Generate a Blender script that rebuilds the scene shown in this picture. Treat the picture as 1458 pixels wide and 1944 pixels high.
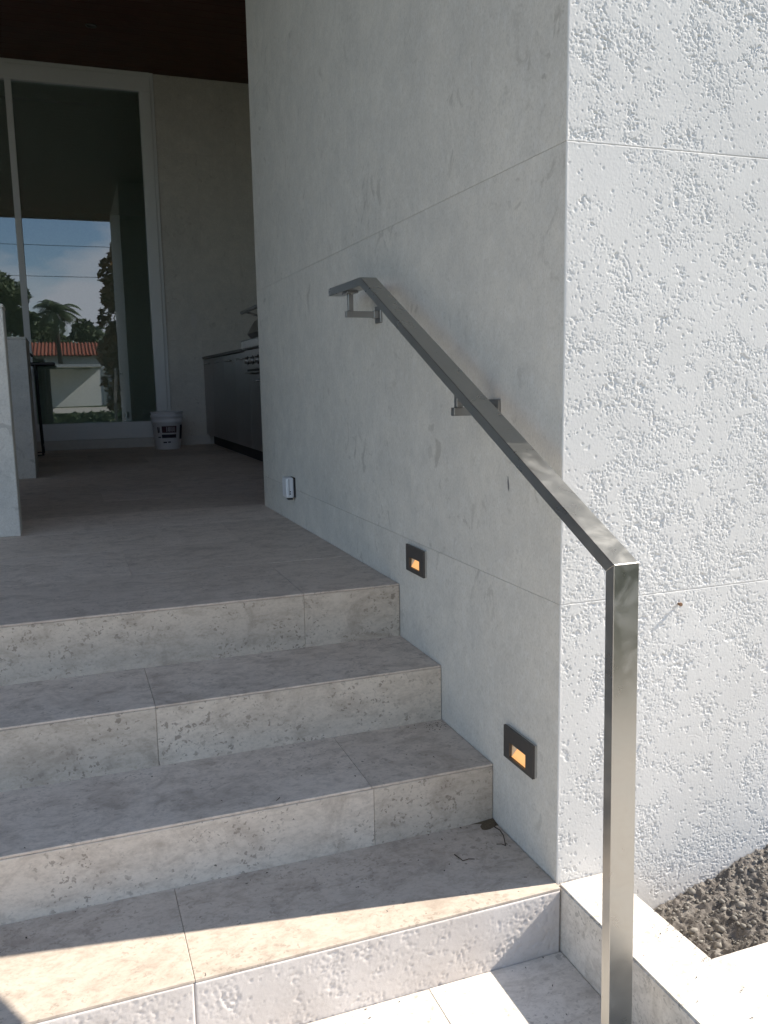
import bpy, bmesh, math, random
import numpy as np
from mathutils import Vector, Matrix

for o in list(bpy.data.objects):
    bpy.data.objects.remove(o, do_unlink=True)
SC = bpy.context.scene
COL = SC.collection
RAD = math.radians

# ---------------------------------------------------------------- camera
CAM_POS = Vector((-0.95752, -1.52582, 1.11158))
PITCH, YAW, ROLL, FPX = RAD(-8.66777), RAD(20.27212), RAD(-1.02553), 1628.777
cd = bpy.data.cameras.new('camera')
cam = bpy.data.objects.new('camera', cd)
COL.objects.link(cam)
cd.sensor_fit = 'VERTICAL'
cd.sensor_height = 24.0
cd.lens = FPX / 1944.0 * 24.0
cd.clip_start = 0.02
cd.clip_end = 3000
_F = Vector((math.sin(YAW) * math.cos(PITCH), math.cos(YAW) * math.cos(PITCH), math.sin(PITCH)))
_R = Vector((math.cos(YAW), -math.sin(YAW), 0))
_U = _R.cross(_F)
_R2 = math.cos(ROLL) * _R + math.sin(ROLL) * _U
_U2 = -math.sin(ROLL) * _R + math.cos(ROLL) * _U
_m = Matrix((( _R2.x, _U2.x, -_F.x), (_R2.y, _U2.y, -_F.y), (_R2.z, _U2.z, -_F.z)))
cam.matrix_world = Matrix.Translation(CAM_POS) @ _m.to_4x4()
SC.camera = cam

# ---------------------------------------------------------------- light
SUN_DIR = Vector((-1.0, 0.165, -0.84)).normalized()      # the way the light travels
SUN_EL = math.asin(-SUN_DIR.z)
ld = bpy.data.lights.new('sun', 'SUN')
ld.energy = 5.0
ld.angle = RAD(0.53)
ld.color = (1.0, 0.93, 0.83)
sun = bpy.data.objects.new('sun', ld)
COL.objects.link(sun)
sun.rotation_euler = SUN_DIR.to_track_quat('-Z', 'Y').to_euler()
sun.location = (30, -5, 25)

W = bpy.data.worlds.new('World')
SC.world = W
W.use_nodes = True
wn, wl = W.node_tree.nodes, W.node_tree.links
wn.clear()
w_out = wn.new('ShaderNodeOutputWorld')
w_bg = wn.new('ShaderNodeBackground')
w_bg.inputs['Strength'].default_value = 0.12
w_sky = wn.new('ShaderNodeTexSky')
w_sky.sky_type = 'NISHITA'
w_sky.sun_disc = False
w_sky.sun_elevation = SUN_EL
w_sky.sun_rotation = math.atan2(-SUN_DIR.x, -SUN_DIR.y)
w_sky.air_density = 1.0
w_sky.dust_density = 0.15
w_sky.ozone_density = 2.0
w_tc = wn.new('ShaderNodeTexCoord')
w_map = wn.new('ShaderNodeMapping')
w_map.inputs['Scale'].default_value = (1, 1, 2.2)
w_map.inputs['Location'].default_value = (0.3, 0.1, 0.0)
w_noise = wn.new('ShaderNodeTexNoise')
w_noise.inputs['Scale'].default_value = 4.2
w_noise.inputs['Detail'].default_value = 9
w_noise.inputs['Roughness'].default_value = 0.55
w_ramp = wn.new('ShaderNodeValToRGB')
w_ramp.color_ramp.elements[0].position = 0.52
w_ramp.color_ramp.elements[1].position = 0.63
w_mix = wn.new('ShaderNodeMix')
w_mix.data_type = 'RGBA'
w_mix.inputs[7].default_value = (7.0, 7.0, 7.3, 1)
wl.new(w_tc.outputs['Generated'], w_map.inputs['Vector'])
wl.new(w_map.outputs[0], w_noise.inputs['Vector'])
w_sep = wn.new('ShaderNodeSeparateXYZ')
wl.new(w_tc.outputs['Generated'], w_sep.inputs[0])
w_low = wn.new('ShaderNodeMapRange')
w_low.inputs[1].default_value = 0.0
w_low.inputs[2].default_value = 0.22
w_low.inputs[3].default_value = 0.09
w_low.inputs[4].default_value = -0.02
wl.new(w_sep.outputs[2], w_low.inputs[0])
w_add = wn.new('ShaderNodeMath')
w_add.operation = 'ADD'
wl.new(w_noise.outputs[0], w_add.inputs[0])
wl.new(w_low.outputs[0], w_add.inputs[1])
wl.new(w_add.outputs[0], w_ramp.inputs[0])
wl.new(w_ramp.outputs[0], w_mix.inputs[0])
wl.new(w_sky.outputs[0], w_mix.inputs[6])
wl.new(w_mix.outputs[2], w_bg.inputs['Color'])
wl.new(w_bg.outputs[0], w_out.inputs['Surface'])

SC.view_settings.view_transform = 'Standard'
SC.view_settings.look = 'None'
SC.view_settings.exposure = 0.97
SC.view_settings.gamma = 1.0
SC.render.engine = 'CYCLES'
try:
    SC.cycles.use_denoising = True
    SC.cycles.denoiser = 'OPENIMAGEDENOISE'
except Exception:
    pass
SC.cycles.max_bounces = 8
SC.cycles.diffuse_bounces = 4
SC.cycles.glossy_bounces = 5
SC.cycles.transparent_max_bounces = 12

# ---------------------------------------------------------------- measures (metres)
Y1, Y2, Y3, Y4 = -0.0193, 0.3022, 0.6171, 0.9355          # faces of the four risers
ZG, ZT1, ZT2, ZT3, ZF = -0.1531, 0.0, 0.1515, 0.3117, 0.48  # landing, treads, porch floor
ZL, ZU, ZV, ZW = 0.6364, 1.5695, 2.5026, 3.4357            # joints of the wall cladding
YE = 2.866                                                # where the smooth wall ends
YB = 7.75                                                 # back wall and window
ZS = 4.165                                                # porch ceiling
GZ = -0.30                                                # garden and street level

# ---------------------------------------------------------------- helpers
def link(o, parent=None, base=None):
    COL.objects.link(o)
    if parent is not None:
        o.parent = parent
        p = parent
        off = Vector((0, 0, 0))
        while p is not None:
            off += p.location
            p = p.parent
        o.location = o.location - off
    return o

def tag(o, label, cat, group=None):
    o['label'] = label
    o['category'] = cat
    if group:
        o['group'] = group
    return o

def thing(name, loc, label, cat, group=None):
    o = bpy.data.objects.new(name, None)
    o.empty_display_size = 0.1
    o.location = loc
    COL.objects.link(o)
    return tag(o, label, cat, group)

def structure(o):
    o['kind'] = 'structure'
    return o

def obj(name, bm, m, parent=None, smooth=False):
    me = bpy.data.meshes.new(name)
    bm.normal_update()
    bm.to_mesh(me)
    bm.free()
    if smooth:
        for p in me.polygons:
            p.use_smooth = True
    me.materials.append(m)
    return link(bpy.data.objects.new(name, me), parent)

def mesh_np(name, verts, quads, m, parent=None, smooth=False):
    me = bpy.data.meshes.new(name)
    nv, nq = len(verts), len(quads)
    k = quads.shape[1]
    me.vertices.add(nv)
    me.vertices.foreach_set('co', np.asarray(verts, np.float32).ravel())
    me.loops.add(nq * k)
    me.loops.foreach_set('vertex_index', np.asarray(quads, np.int32).ravel())
    me.polygons.add(nq)
    me.polygons.foreach_set('loop_start', np.arange(0, nq * k, k, dtype=np.int32))
    me.polygons.foreach_set('loop_total', np.full(nq, k, np.int32))
    if smooth:
        me.polygons.foreach_set('use_smooth', np.ones(nq, bool))
    me.update(calc_edges=True)
    me.validate()
    me.materials.append(m)
    return link(bpy.data.objects.new(name, me), parent)

def add_box(bm, a, b, bev=0.0, seg=1):
    x0, y0, z0 = a
    x1, y1, z1 = b
    r = bmesh.ops.create_cube(bm, size=1.0)
    vs = r['verts']
    for v in vs:
        v.co = Vector(((v.co.x + .5) * (x1 - x0) + x0, (v.co.y + .5) * (y1 - y0) + y0, (v.co.z + .5) * (z1 - z0) + z0))
    if bev > 0:
        es = list({e for v in vs for e in v.link_edges})
        bmesh.ops.bevel(bm, geom=es, offset=bev, segments=seg, affect='EDGES', profile=0.5)

def box(name, a, b, m, parent=None, bev=0.0, seg=1):
    bm = bmesh.new()
    add_box(bm, a, b, bev, seg)
    return obj(name, bm, m, parent)

def add_tube(bm, pts, radii, n=8, cap=True):
    pts = [Vector(p) for p in pts]
    if not hasattr(radii, '__len__'):
        radii = [radii] * len(pts)
    rings = []
    up = Vector((0.13, 0.21, 0.97)).normalized()
    for i, p in enumerate(pts):
        d = (pts[min(i + 1, len(pts) - 1)] - pts[max(i - 1, 0)]).normalized()
        a = d.cross(up)
        if a.length < 1e-3:
            a = d.cross(Vector((1, 0, 0)))
        a.normalize()
        b = d.cross(a)
        rings.append([bm.verts.new(p + (a * math.cos(t) + b * math.sin(t)) * radii[i]) for t in [2 * math.pi * k / n for k in range(n)]])
    for r0, r1 in zip(rings, rings[1:]):
        for k in range(n):
            bm.faces.new((r0[k], r0[(k + 1) % n], r1[(k + 1) % n], r1[k]))
    if cap:
        bm.faces.new(rings[0][::-1])
        bm.faces.new(rings[-1])

def add_lathe(bm, prof, n=32, centre=(0, 0, 0), close=False):
    c = Vector(centre)
    rings = []
    for r, z in prof:
        rings.append([bm.verts.new(c + Vector((r * math.cos(2 * math.pi * k / n), r * math.sin(2 * math.pi * k / n), z))) for k in range(n)])
    for r0, r1 in zip(rings, rings[1:]):
        for k in range(n):
            bm.faces.new((r0[k], r0[(k + 1) % n], r1[(k + 1) % n], r1[k]))
    bm.faces.new(rings[0][::-1])
    if close:
        bm.faces.new(rings[-1])

def add_prism_yz(bm, poly, x0, x1, bev=0.0):
    a = [bm.verts.new((x0, y, z)) for y, z in poly]
    b = [bm.verts.new((x1, y, z)) for y, z in poly]
    fs = [bm.faces.new(a), bm.faces.new(b[::-1])]
    n = len(poly)
    for k in range(n):
        fs.append(bm.faces.new((a[k], b[k], b[(k + 1) % n], a[(k + 1) % n])))
    bmesh.ops.recalc_face_normals(bm, faces=fs)
    if bev:
        es = list({e for f in fs for e in f.edges})
        bmesh.ops.bevel(bm, geom=es, offset=bev, segments=1, affect='EDGES')

# ---------------------------------------------------------------- materials
class NT:
    def __init__(self, name):
        self.m = bpy.data.materials.new(name)
        self.m.use_nodes = True
        self.n, self.l = self.m.node_tree.nodes, self.m.node_tree.links
        self.b = self.n['Principled BSDF']
        self.out = self.n['Material Output']
    def node(self, t, **kw):
        nd = self.n.new(t)
        for k, v in kw.items():
            if hasattr(nd, k):
                setattr(nd, k, v)
        return nd
    def set(self, nd, **kw):
        for k, v in kw.items():
            nd.inputs[k].default_value = v
        return nd
    def link(self, a, b):
        self.l.new(a, b)
    def coords(self, scale=(1, 1, 1), jitter=True):
        g = self.node('ShaderNodeNewGeometry')
        mp = self.node('ShaderNodeMapping')
        mp.inputs['Scale'].default_value = scale
        src = g.outputs['Position']
        if jitter:
            oi = self.node('ShaderNodeObjectInfo')
            ml = self.node('ShaderNodeMath', operation='MULTIPLY')
            ml.inputs[1].default_value = 37.0
            self.link(oi.outputs['Random'], ml.inputs[0])
            ad = self.node('ShaderNodeVectorMath', operation='ADD')
            self.link(g.outputs['Position'], ad.inputs[0])
            self.link(ml.outputs[0], ad.inputs[1])
            src = ad.outputs[0]
        self.link(src, mp.inputs['Vector'])
        return mp.outputs[0]
    def noise(self, vec, scale, detail=4, rough=0.55, dist=0.0):
        t = self.node('ShaderNodeTexNoise')
        self.set(t, Scale=scale, Detail=detail, Roughness=rough, Distortion=dist)
        self.link(vec, t.inputs['Vector'])
        return t.outputs[0]
    def ramp(self, fac, stops):
        r = self.node('ShaderNodeValToRGB')
        e = r.color_ramp.elements
        while len(e) < len(stops):
            e.new(0.5)
        for k, (p, c) in enumerate(stops):
            e[k].position = p
            if not hasattr(c, '__len__'):
                c = (c, c, c)
            e[k].color = (c[0], c[1], c[2], 1)
        self.link(fac, r.inputs[0])
        return r.outputs[0]
    def mix(self, fac, a, b, mode='MIX'):
        x = self.node('ShaderNodeMix')
        x.data_type = 'RGBA'
        x.blend_type = mode
        for sock, v in ((x.inputs[0], fac), (x.inputs[6], a), (x.inputs[7], b)):
            if isinstance(v, bpy.types.NodeSocket):
                self.link(v, sock)
            elif hasattr(v, '__len__'):
                sock.default_value = (v[0], v[1], v[2], 1)
            else:
                sock.default_value = v
        return x.outputs[2]
    def math(self, op, a, b=0.0):
        x = self.node('ShaderNodeMath', operation=op)
        for sock, v in ((x.inputs[0], a), (x.inputs[1], b)):
            if isinstance(v, bpy.types.NodeSocket):
                self.link(v, sock)
            else:
                sock.default_value = v
        return x.outputs[0]
    def bump(self, h, strength=0.3, dist=0.002):
        b = self.node('ShaderNodeBump')
        self.set(b, Strength=strength, Distance=dist)
        self.link(h, b.inputs['Height'])
        self.link(b.outputs[0], self.b.inputs['Normal'])
    def base(self, c):
        if isinstance(c, bpy.types.NodeSocket):
            self.link(c, self.b.inputs['Base Color'])
        else:
            self.b.inputs['Base Color'].default_value = (c[0], c[1], c[2], 1)
    def rough(self, v):
        if isinstance(v, bpy.types.NodeSocket):
            self.link(v, self.b.inputs['Roughness'])
        else:
            self.b.inputs['Roughness'].default_value = v
    def spec(self, v):
        self.b.inputs['Specular IOR Level'].default_value = v

def plain(name, c, rough=0.6, metal=0.0, spec=0.4, vary=0.08, scale=30):
    t = NT(name)
    v = t.coords()
    n = t.noise(v, scale, 4)
    d = tuple(x * (1 - vary * 2) for x in c)
    t.base(t.mix(n, d, tuple(min(1, x * (1 + vary)) for x in c)))
    t.rough(rough)
    t.b.inputs['Metallic'].default_value = metal
    t.spec(spec)
    return t.m

def step_stone(name, base, dark, spots=1.0, streak=(0.45, 1.6, 1.6), rough=0.75, patch=0.6):
    """honed shell limestone: cloudy cream, bedding streaks, clustered grey pits"""
    t = NT(name)
    v = t.coords()
    vs = t.coords(streak)
    big = t.noise(v, 3.2, 5, 0.65)
    mid = t.noise(vs, 22, 6, 0.68, 0.5)
    fine = t.noise(t.coords((0.7, 1.2, 1.2)), 130, 5, 0.72)
    col = t.mix(t.ramp(big, [(0.36, 0), (0.64, 1)]), base, tuple(a * 0.8 + b * 0.2 for a, b in zip(base, dark)))
    col = t.mix(t.math('MULTIPLY', t.ramp(mid, [(0.47, 0), (0.68, 1)]), patch), col, dark)
    col = t.mix(t.math('MULTIPLY', t.ramp(fine, [(0.5, 0), (0.72, 1)]), 0.38), col, tuple(x * 0.8 for x in dark))
    col = t.mix(t.math('MULTIPLY', t.ramp(fine, [(0.28, 1), (0.45, 0)]), 0.25), col, tuple(min(1, x * 1.22) for x in base))
    stain = t.noise(v, 7.5, 6, 0.7, 1.2)
    col = t.mix(t.math('MULTIPLY', t.ramp(stain, [(0.50, 0), (0.68, 1)]), 0.55), col, tuple(x * 0.92 for x in dark))
    # pits
    nzc = t.node('ShaderNodeTexNoise')
    t.set(nzc, Scale=85.0, Detail=3.0)
    t.link(v, nzc.inputs['Vector'])
    warp = t.mix(0.028, v, nzc.outputs['Color'], 'ADD')
    mask = t.ramp(t.noise(v, 6.5, 5, 0.65), [(0.41, 0), (0.56, 1)])
    out = None
    for sc, th in ((38, 0.32), (90, 0.5)):
        vo = t.node('ShaderNodeTexVoronoi')
        t.set(vo, Scale=sc, Randomness=1.0)
        t.link(warp, vo.inputs['Vector'])
        sep = t.node('ShaderNodeSeparateColor')
        t.link(vo.outputs['Color'], sep.inputs[0])
        lim = t.math('MULTIPLY', sep.outputs[0], th)
        inside = t.ramp(t.math('SUBTRACT', lim, vo.outputs['Distance']), [(0.0, 0), (0.07, 1)])
        gate = t.math('GREATER_THAN', sep.outputs[1], 0.25)
        s = t.math('MULTIPLY', inside, gate)
        out = s if out is None else t.math('MAXIMUM', out, s)
    s = t.math('MULTIPLY', out, t.math('ADD', t.math('MULTIPLY', mask, 0.85), 0.10))
    s = t.math('MULTIPLY', s, spots)
    col = t.mix(s, col, tuple(x * 0.66 for x in dark))
    # rare black specks
    vk = t.node('ShaderNodeTexVoronoi')
    t.set(vk, Scale=26.0, Randomness=1.0)
    t.link(warp, vk.inputs['Vector'])
    sk = t.node('ShaderNodeSeparateColor')
    t.link(vk.outputs['Color'], sk.inputs[0])
    spk = t.math('MULTIPLY', t.math('LESS_THAN', vk.outputs['Distance'], 0.07), t.math('GREATER_THAN', sk.outputs[2], 0.9))
    col = t.mix(t.math('MULTIPLY', spk, 0.8), col, (0.05, 0.045, 0.04))
    oi = t.node('ShaderNodeObjectInfo')
    tone = t.ramp(oi.outputs['Random'], [(0.0, (0.84, 0.83, 0.82)), (0.5, (0.97, 0.965, 0.96)), (1.0, (1.06, 1.06, 1.07))])
    col = t.mix(1.0, col, tone, 'MULTIPLY')
    t.base(col)
    t.rough(rough)
    t.spec(0.3)
    t.bump(fine, 0.2, 0.001)
    return t.m

M = {}
M['tread'] = step_stone('tread_limestone', (0.66, 0.565, 0.465), (0.35, 0.283, 0.225), 0.42, (0.75, 1.2, 1.2), 0.75, 0.55)
M['riser'] = step_stone('riser_limestone', (0.69, 0.60, 0.495), (0.38, 0.31, 0.245), 0.75, (0.6, 1.3, 1.3), 0.75, 0.5)
M['floor'] = step_stone('floor_limestone', (0.72, 0.615, 0.515), (0.41, 0.333, 0.268), 0.45, (0.6, 1.2, 1.2), 0.6, 0.5)

def shell_wall():
    t = NT('honed_shellstone')
    v = t.coords()
    vf = t.coords((1, 1, 0.62))
    big = t.noise(v, 1.8, 5, 0.6)
    col = t.mix(t.ramp(big, [(0.3, 0), (0.7, 1)]), (0.68, 0.645, 0.575), (0.595, 0.565, 0.505))
    fleck = t.noise(vf, 75, 5, 0.65, 0.5)
    blot = t.noise(v, 34, 4, 0.6, 0.8)
    col = t.mix(t.math('MULTIPLY', t.ramp(blot, [(0.54, 0), (0.66, 1)]), 0.30), col, (0.74, 0.725, 0.68))
    col = t.mix(t.math('MULTIPLY', t.ramp(blot, [(0.32, 1), (0.44, 0)]), 0.22), col, (0.45, 0.43, 0.385))
    mott = t.noise(v, 9, 5, 0.65)
    col = t.mix(t.ramp(mott, [(0.35, 0), (0.68, 0.5)]), col, (0.47, 0.46, 0.43))
    col = t.mix(t.math('MULTIPLY', t.ramp(fleck, [(0.52, 0), (0.70, 1)]), 0.32), col, (0.72, 0.71, 0.69))
    col = t.mix(t.math('MULTIPLY', t.ramp(fleck, [(0.28, 1), (0.46, 0)]), 0.18), col, (0.42, 0.41, 0.39))
    vm = t.coords((1, 1, 0.8))
    marks = t.noise(vm, 13, 5, 0.55, 1.6)
    mk = t.noise(v, 3.1, 3)
    mm = t.math('MULTIPLY', t.ramp(marks, [(0.585, 0), (0.66, 1)]), t.ramp(mk, [(0.46, 0), (0.62, 1)]))
    col = t.mix(t.math('MULTIPLY', mm, 0.6), col, (0.36, 0.335, 0.295))
    # small round shell traces
    vo = t.node('ShaderNodeTexVoronoi')
    t.set(vo, Scale=21.0)
    t.link(t.mix(0.02, vm, t.noise(v, 30, 2), 'ADD'), vo.inputs['Vector'])
    ring = t.ramp(vo.outputs['Distance'], [(0.10, 0), (0.16, 1), (0.20, 0)])
    sep = t.node('ShaderNodeSeparateColor')
    t.link(vo.outputs['Color'], sep.inputs[0])
    rm = t.math('MULTIPLY', ring, t.math('GREATER_THAN', sep.outputs[0], 0.72))
    col = t.mix(t.math('MULTIPLY', rm, 0.3), col, (0.36, 0.34, 0.30))
    grit = t.noise(t.coords((1, 1, 0.7)), 210, 3, 0.7)
    col = t.mix(t.math('MULTIPLY', t.ramp(grit, [(0.50, 0), (0.72, 1)]), 0.42), col, (0.36, 0.345, 0.31))
    col = t.mix(t.math('MULTIPLY', t.ramp(grit, [(0.28, 1), (0.46, 0)]), 0.3), col, (0.74, 0.725, 0.69))
    t.base(col)
    t.rough(0.72)
    t.spec(0.3)
    t.bump(t.noise(v, 220, 4, 0.6), 0.08, 0.001)
    return t.m
M['wall'] = shell_wall()

def rough_stone():
    t = NT('rough_shellstone')
    v = t.coords()
    big = t.noise(v, 3.0, 5, 0.6)
    col = t.mix(t.ramp(big, [(0.3, 0), (0.7, 1)]), (0.655, 0.637, 0.605), (0.60, 0.583, 0.552))
    fine = t.noise(v, 320, 4, 0.7)
    col = t.mix(t.math('MULTIPLY', t.ramp(fine, [(0.55, 0), (0.75, 1)]), 0.35), col, (0.50, 0.48, 0.44))
    t.base(col)
    t.rough(0.85)
    t.spec(0.2)
    t.bump(t.noise(v, 420, 3, 0.6), 0.05, 0.0006)
    return t.m
M['rough'] = rough_stone()

def rough_riser():
    t = NT('pitted_riser_limestone')
    v = t.coords()
    big = t.noise(v, 6.0, 5, 0.62)
    col = t.mix(t.ramp(big, [(0.3, 0), (0.7, 1)]), (0.66, 0.61, 0.57), (0.54, 0.49, 0.45))
    fine = t.noise(v, 90, 5, 0.7)
    col = t.mix(t.math('MULTIPLY', t.ramp(fine, [(0.55, 0), (0.75, 1)]), 0.4), col, (0.36, 0.31, 0.26))
    t.base(col)
    t.rough(0.85)
    t.spec(0.2)
    t.bump(t.noise(v, 220, 5, 0.7), 0.25, 0.0012)
    return t.m
M['rough_riser'] = rough_riser()

def steel():
    t = NT('brushed_stainless_steel')
    v = t.coords((1, 1, 1), jitter=False)
    vb = t.coords((1, 0.02, 0.02), jitter=False)
    n = t.noise(v, 17, 4, 0.55, 0.8)
    br = t.noise(vb, 900, 2, 0.5)
    t.base(t.mix(n, (0.31, 0.305, 0.29), (0.46, 0.455, 0.435)))
    t.b.inputs['Metallic'].default_value = 1.0
    t.rough(t.ramp(n, [(0.25, 0.25), (0.45, 0.29), (0.65, 0.40), (0.85, 0.46)]))
    t.bump(br, 0.06, 0.0004)
    return t.m
M['steel'] = steel()
M['steel_dark'] = plain('dull_stainless_steel', (0.36, 0.35, 0.34), 0.34, 1.0, 0.5, 0.08)
M['cabinet'] = plain('satin_stainless_doors', (0.46, 0.44, 0.43), 0.45, 1.0, 0.5, 0.06, 12)
M['bronze'] = plain('dark_bronze_paint', (0.075, 0.068, 0.062), 0.45, 0.2, 0.5, 0.1, 80)
M['zinc'] = plain('zinc_housing', (0.55, 0.55, 0.54), 0.35, 1.0, 0.5)
M['white_frame'] = plain('white_window_paint', (0.70, 0.71, 0.70), 0.4, 0, 0.5, 0.02)
M['plinth'] = plain('pale_plinth_stone', (0.60, 0.58, 0.54), 0.7, 0, 0.3, 0.06)
M['pillar'] = M['wall']
M['black_metal'] = plain('black_powder_coat', (0.02, 0.02, 0.02), 0.35, 0.3, 0.5)
M['plastic'] = plain('white_plastic', (0.72, 0.72, 0.73), 0.35, 0, 0.5, 0.02)
M['ink'] = plain('navy_label_ink', (0.012, 0.012, 0.03), 0.5)
M['ink_red'] = plain('dark_red_label_ink', (0.05, 0.012, 0.02), 0.5)
M['gasket'] = plain('black_rubber', (0.012, 0.012, 0.014), 0.6)
M['grey_plastic'] = plain('grey_plastic', (0.16, 0.16, 0.165), 0.5)
M['rust'] = plain('rusty_steel', (0.28, 0.16, 0.09), 0.7, 0.3, 0.4, 0.3, 400)
M['grout'] = plain('grey_grout', (0.30, 0.28, 0.26), 0.9)
M['grout_line'] = plain('pale_grout', (0.40, 0.36, 0.34), 0.9)
M['core'] = plain('concrete_core', (0.42, 0.41, 0.39), 0.9)
M['kerb'] = step_stone('kerb_limestone', (0.71, 0.655, 0.58), (0.43, 0.38, 0.32), 0.6)
M['twig'] = plain('dry_twig', (0.07, 0.05, 0.035), 0.8, 0, 0.2, 0.3, 300)
M['leafbit'] = plain('dry_leaf_bits', (0.05, 0.04, 0.03), 0.8, 0, 0.2, 0.4, 300)
M['wood'] = plain('dark_wood_soffit', (0.085, 0.026, 0.014), 0.5, 0, 0.3, 0.3, 5)
M['interior'] = plain('interior_paint', (0.66, 0.68, 0.62), 0.8)
M['fascia'] = plain('white_fascia', (0.6, 0.6, 0.58), 0.6)

def glass():
    t = NT('tinted_glass')
    tr = t.node('ShaderNodeBsdfTransparent')
    tr.inputs[0].default_value = (0.62, 0.70, 0.64, 1)
    gl = t.node('ShaderNodeBsdfGlossy')
    gl.inputs['Color'].default_value = (0.84, 0.92, 1.0, 1)
    gl.inputs['Roughness'].default_value = 0.0
    lw = t.node('ShaderNodeFresnel')
    lw.inputs[0].default_value = 1.5
    f = t.math('ADD', t.math('MULTIPLY', lw.outputs[0], 1.6), 0.12)
    mx = t.node('ShaderNodeMixShader')
    t.link(f, mx.inputs[0])
    t.link(tr.outputs[0], mx.inputs[1])
    t.link(gl.outputs[0], mx.inputs[2])
    df = t.node('ShaderNodeBsdfDiffuse')
    df.inputs[0].default_value = (0.42, 0.52, 0.45, 1)
    veil = t.node('ShaderNodeMixShader')
    veil.inputs[0].default_value = 0.11  # pale green haze mixed in to lift the blacks of the glass
    t.link(mx.outputs[0], veil.inputs[1])
    t.link(df.outputs[0], veil.inputs[2])
    t.link(veil.outputs[0], t.out.inputs['Surface'])
    return t.m
M['glass'] = glass()

def lamp_mat():
    t = NT('amber_lamp_glow')
    t.base((0.8, 0.5, 0.25))
    t.b.inputs['Emission Color'].default_value = (1.0, 0.47, 0.14, 1)
    t.b.inputs['Emission Strength'].default_value = 0.42
    return t.m
M['glow'] = lamp_mat()
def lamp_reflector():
    t = NT('painted_glow_reflector')
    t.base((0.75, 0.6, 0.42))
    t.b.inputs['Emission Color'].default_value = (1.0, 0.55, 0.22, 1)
    t.b.inputs['Emission Strength'].default_value = 0.07  # lamp light bounced off the reflector, put in as emission
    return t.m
M['lens'] = lamp_reflector()  # the lamp reflector with its glow painted in, no lens

def soil_mat():
    t = NT('dry_garden_soil')
    v = t.coords(jitter=False)
    n = t.noise(v, 22, 7, 0.7)
    c = t.ramp(n, [(0.3, (0.085, 0.074, 0.064)), (0.55, (0.18, 0.16, 0.14)), (0.75, (0.30, 0.275, 0.245))])
    t.base(c)
    t.rough(0.95)
    t.spec(0.1)
    t.bump(t.noise(v, 160, 6, 0.75), 0.7, 0.004)
    return t.m
M['soil'] = soil_mat()
M['drift'] = plain('brown_dust', (0.15, 0.115, 0.075), 0.95, 0, 0.1, 0.3, 300)
M['clod'] = plain('dry_soil_clods', (0.27, 0.25, 0.22), 0.95, 0, 0.1, 0.35, 120)

def lawn_mat():
    t = NT('lawn_ground')
    v = t.coords(jitter=False)
    n = t.noise(v, 1.5, 8, 0.7)
    t.base(t.ramp(n, [(0.3, (0.02, 0.035, 0.012)), (0.6, (0.04, 0.065, 0.02)), (0.8, (0.075, 0.095, 0.035))]))
    t.rough(0.95)
    t.spec(0.1)
    t.bump(t.noise(v, 60, 5, 0.8), 1.0, 0.03)
    return t.m
M['lawn'] = lawn_mat()
M['road'] = plain('pale_concrete_road', (0.50, 0.46, 0.38), 0.9, 0, 0.2, 0.12, 0.8)
M['stucco'] = plain('white_stucco', (0.72, 0.70, 0.64), 0.85, 0, 0.2, 0.05, 3)
M['tile'] = plain('red_clay_roof', (0.40, 0.13, 0.075), 0.8, 0, 0.2, 0.25, 4)
M['dark_pane'] = plain('dark_window_pane', (0.03, 0.035, 0.04), 0.15)
M['bark'] = plain('tree_bark', (0.12, 0.085, 0.06), 0.9, 0, 0.1, 0.3, 8)
def leaf_mat(name, a, b):
    t = NT(name)
    v = t.coords()
    t.base(t.mix(t.ramp(t.noise(v, 1.2, 3), [(0.35, 0), (0.65, 1)]), a, b))
    t.rough(0.6)
    t.spec(0.25)
    return t.m
M['leaf'] = leaf_mat('green_foliage', (0.06, 0.085, 0.035), (0.12, 0.145, 0.06))
M['leaf_brown'] = leaf_mat('brown_foliage', (0.17, 0.085, 0.03), (0.26, 0.15, 0.055))
M['frond'] = leaf_mat('palm_fronds', (0.07, 0.095, 0.04), (0.13, 0.155, 0.075))

# ---------------------------------------------------------------- relief of the rough stone
def gn(ny, nx, sig, rng, aniso=1.0):
    w = rng.standard_normal((ny, nx))
    fy = np.fft.fftfreq(ny)[:, None] * aniso
    fx = np.fft.fftfreq(nx)[None, :]
    k = np.exp(-2 * (np.pi * sig) ** 2 * (fx * fx + fy * fy))
    r = np.fft.ifft2(np.fft.fft2(w) * k).real
    return (r - r.mean()) / (r.std() + 1e-9)

def sstep(a, b, x):
    t = np.clip((x - a) / (b - a), 0, 1)
    return t * t * (3 - 2 * t)

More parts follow.
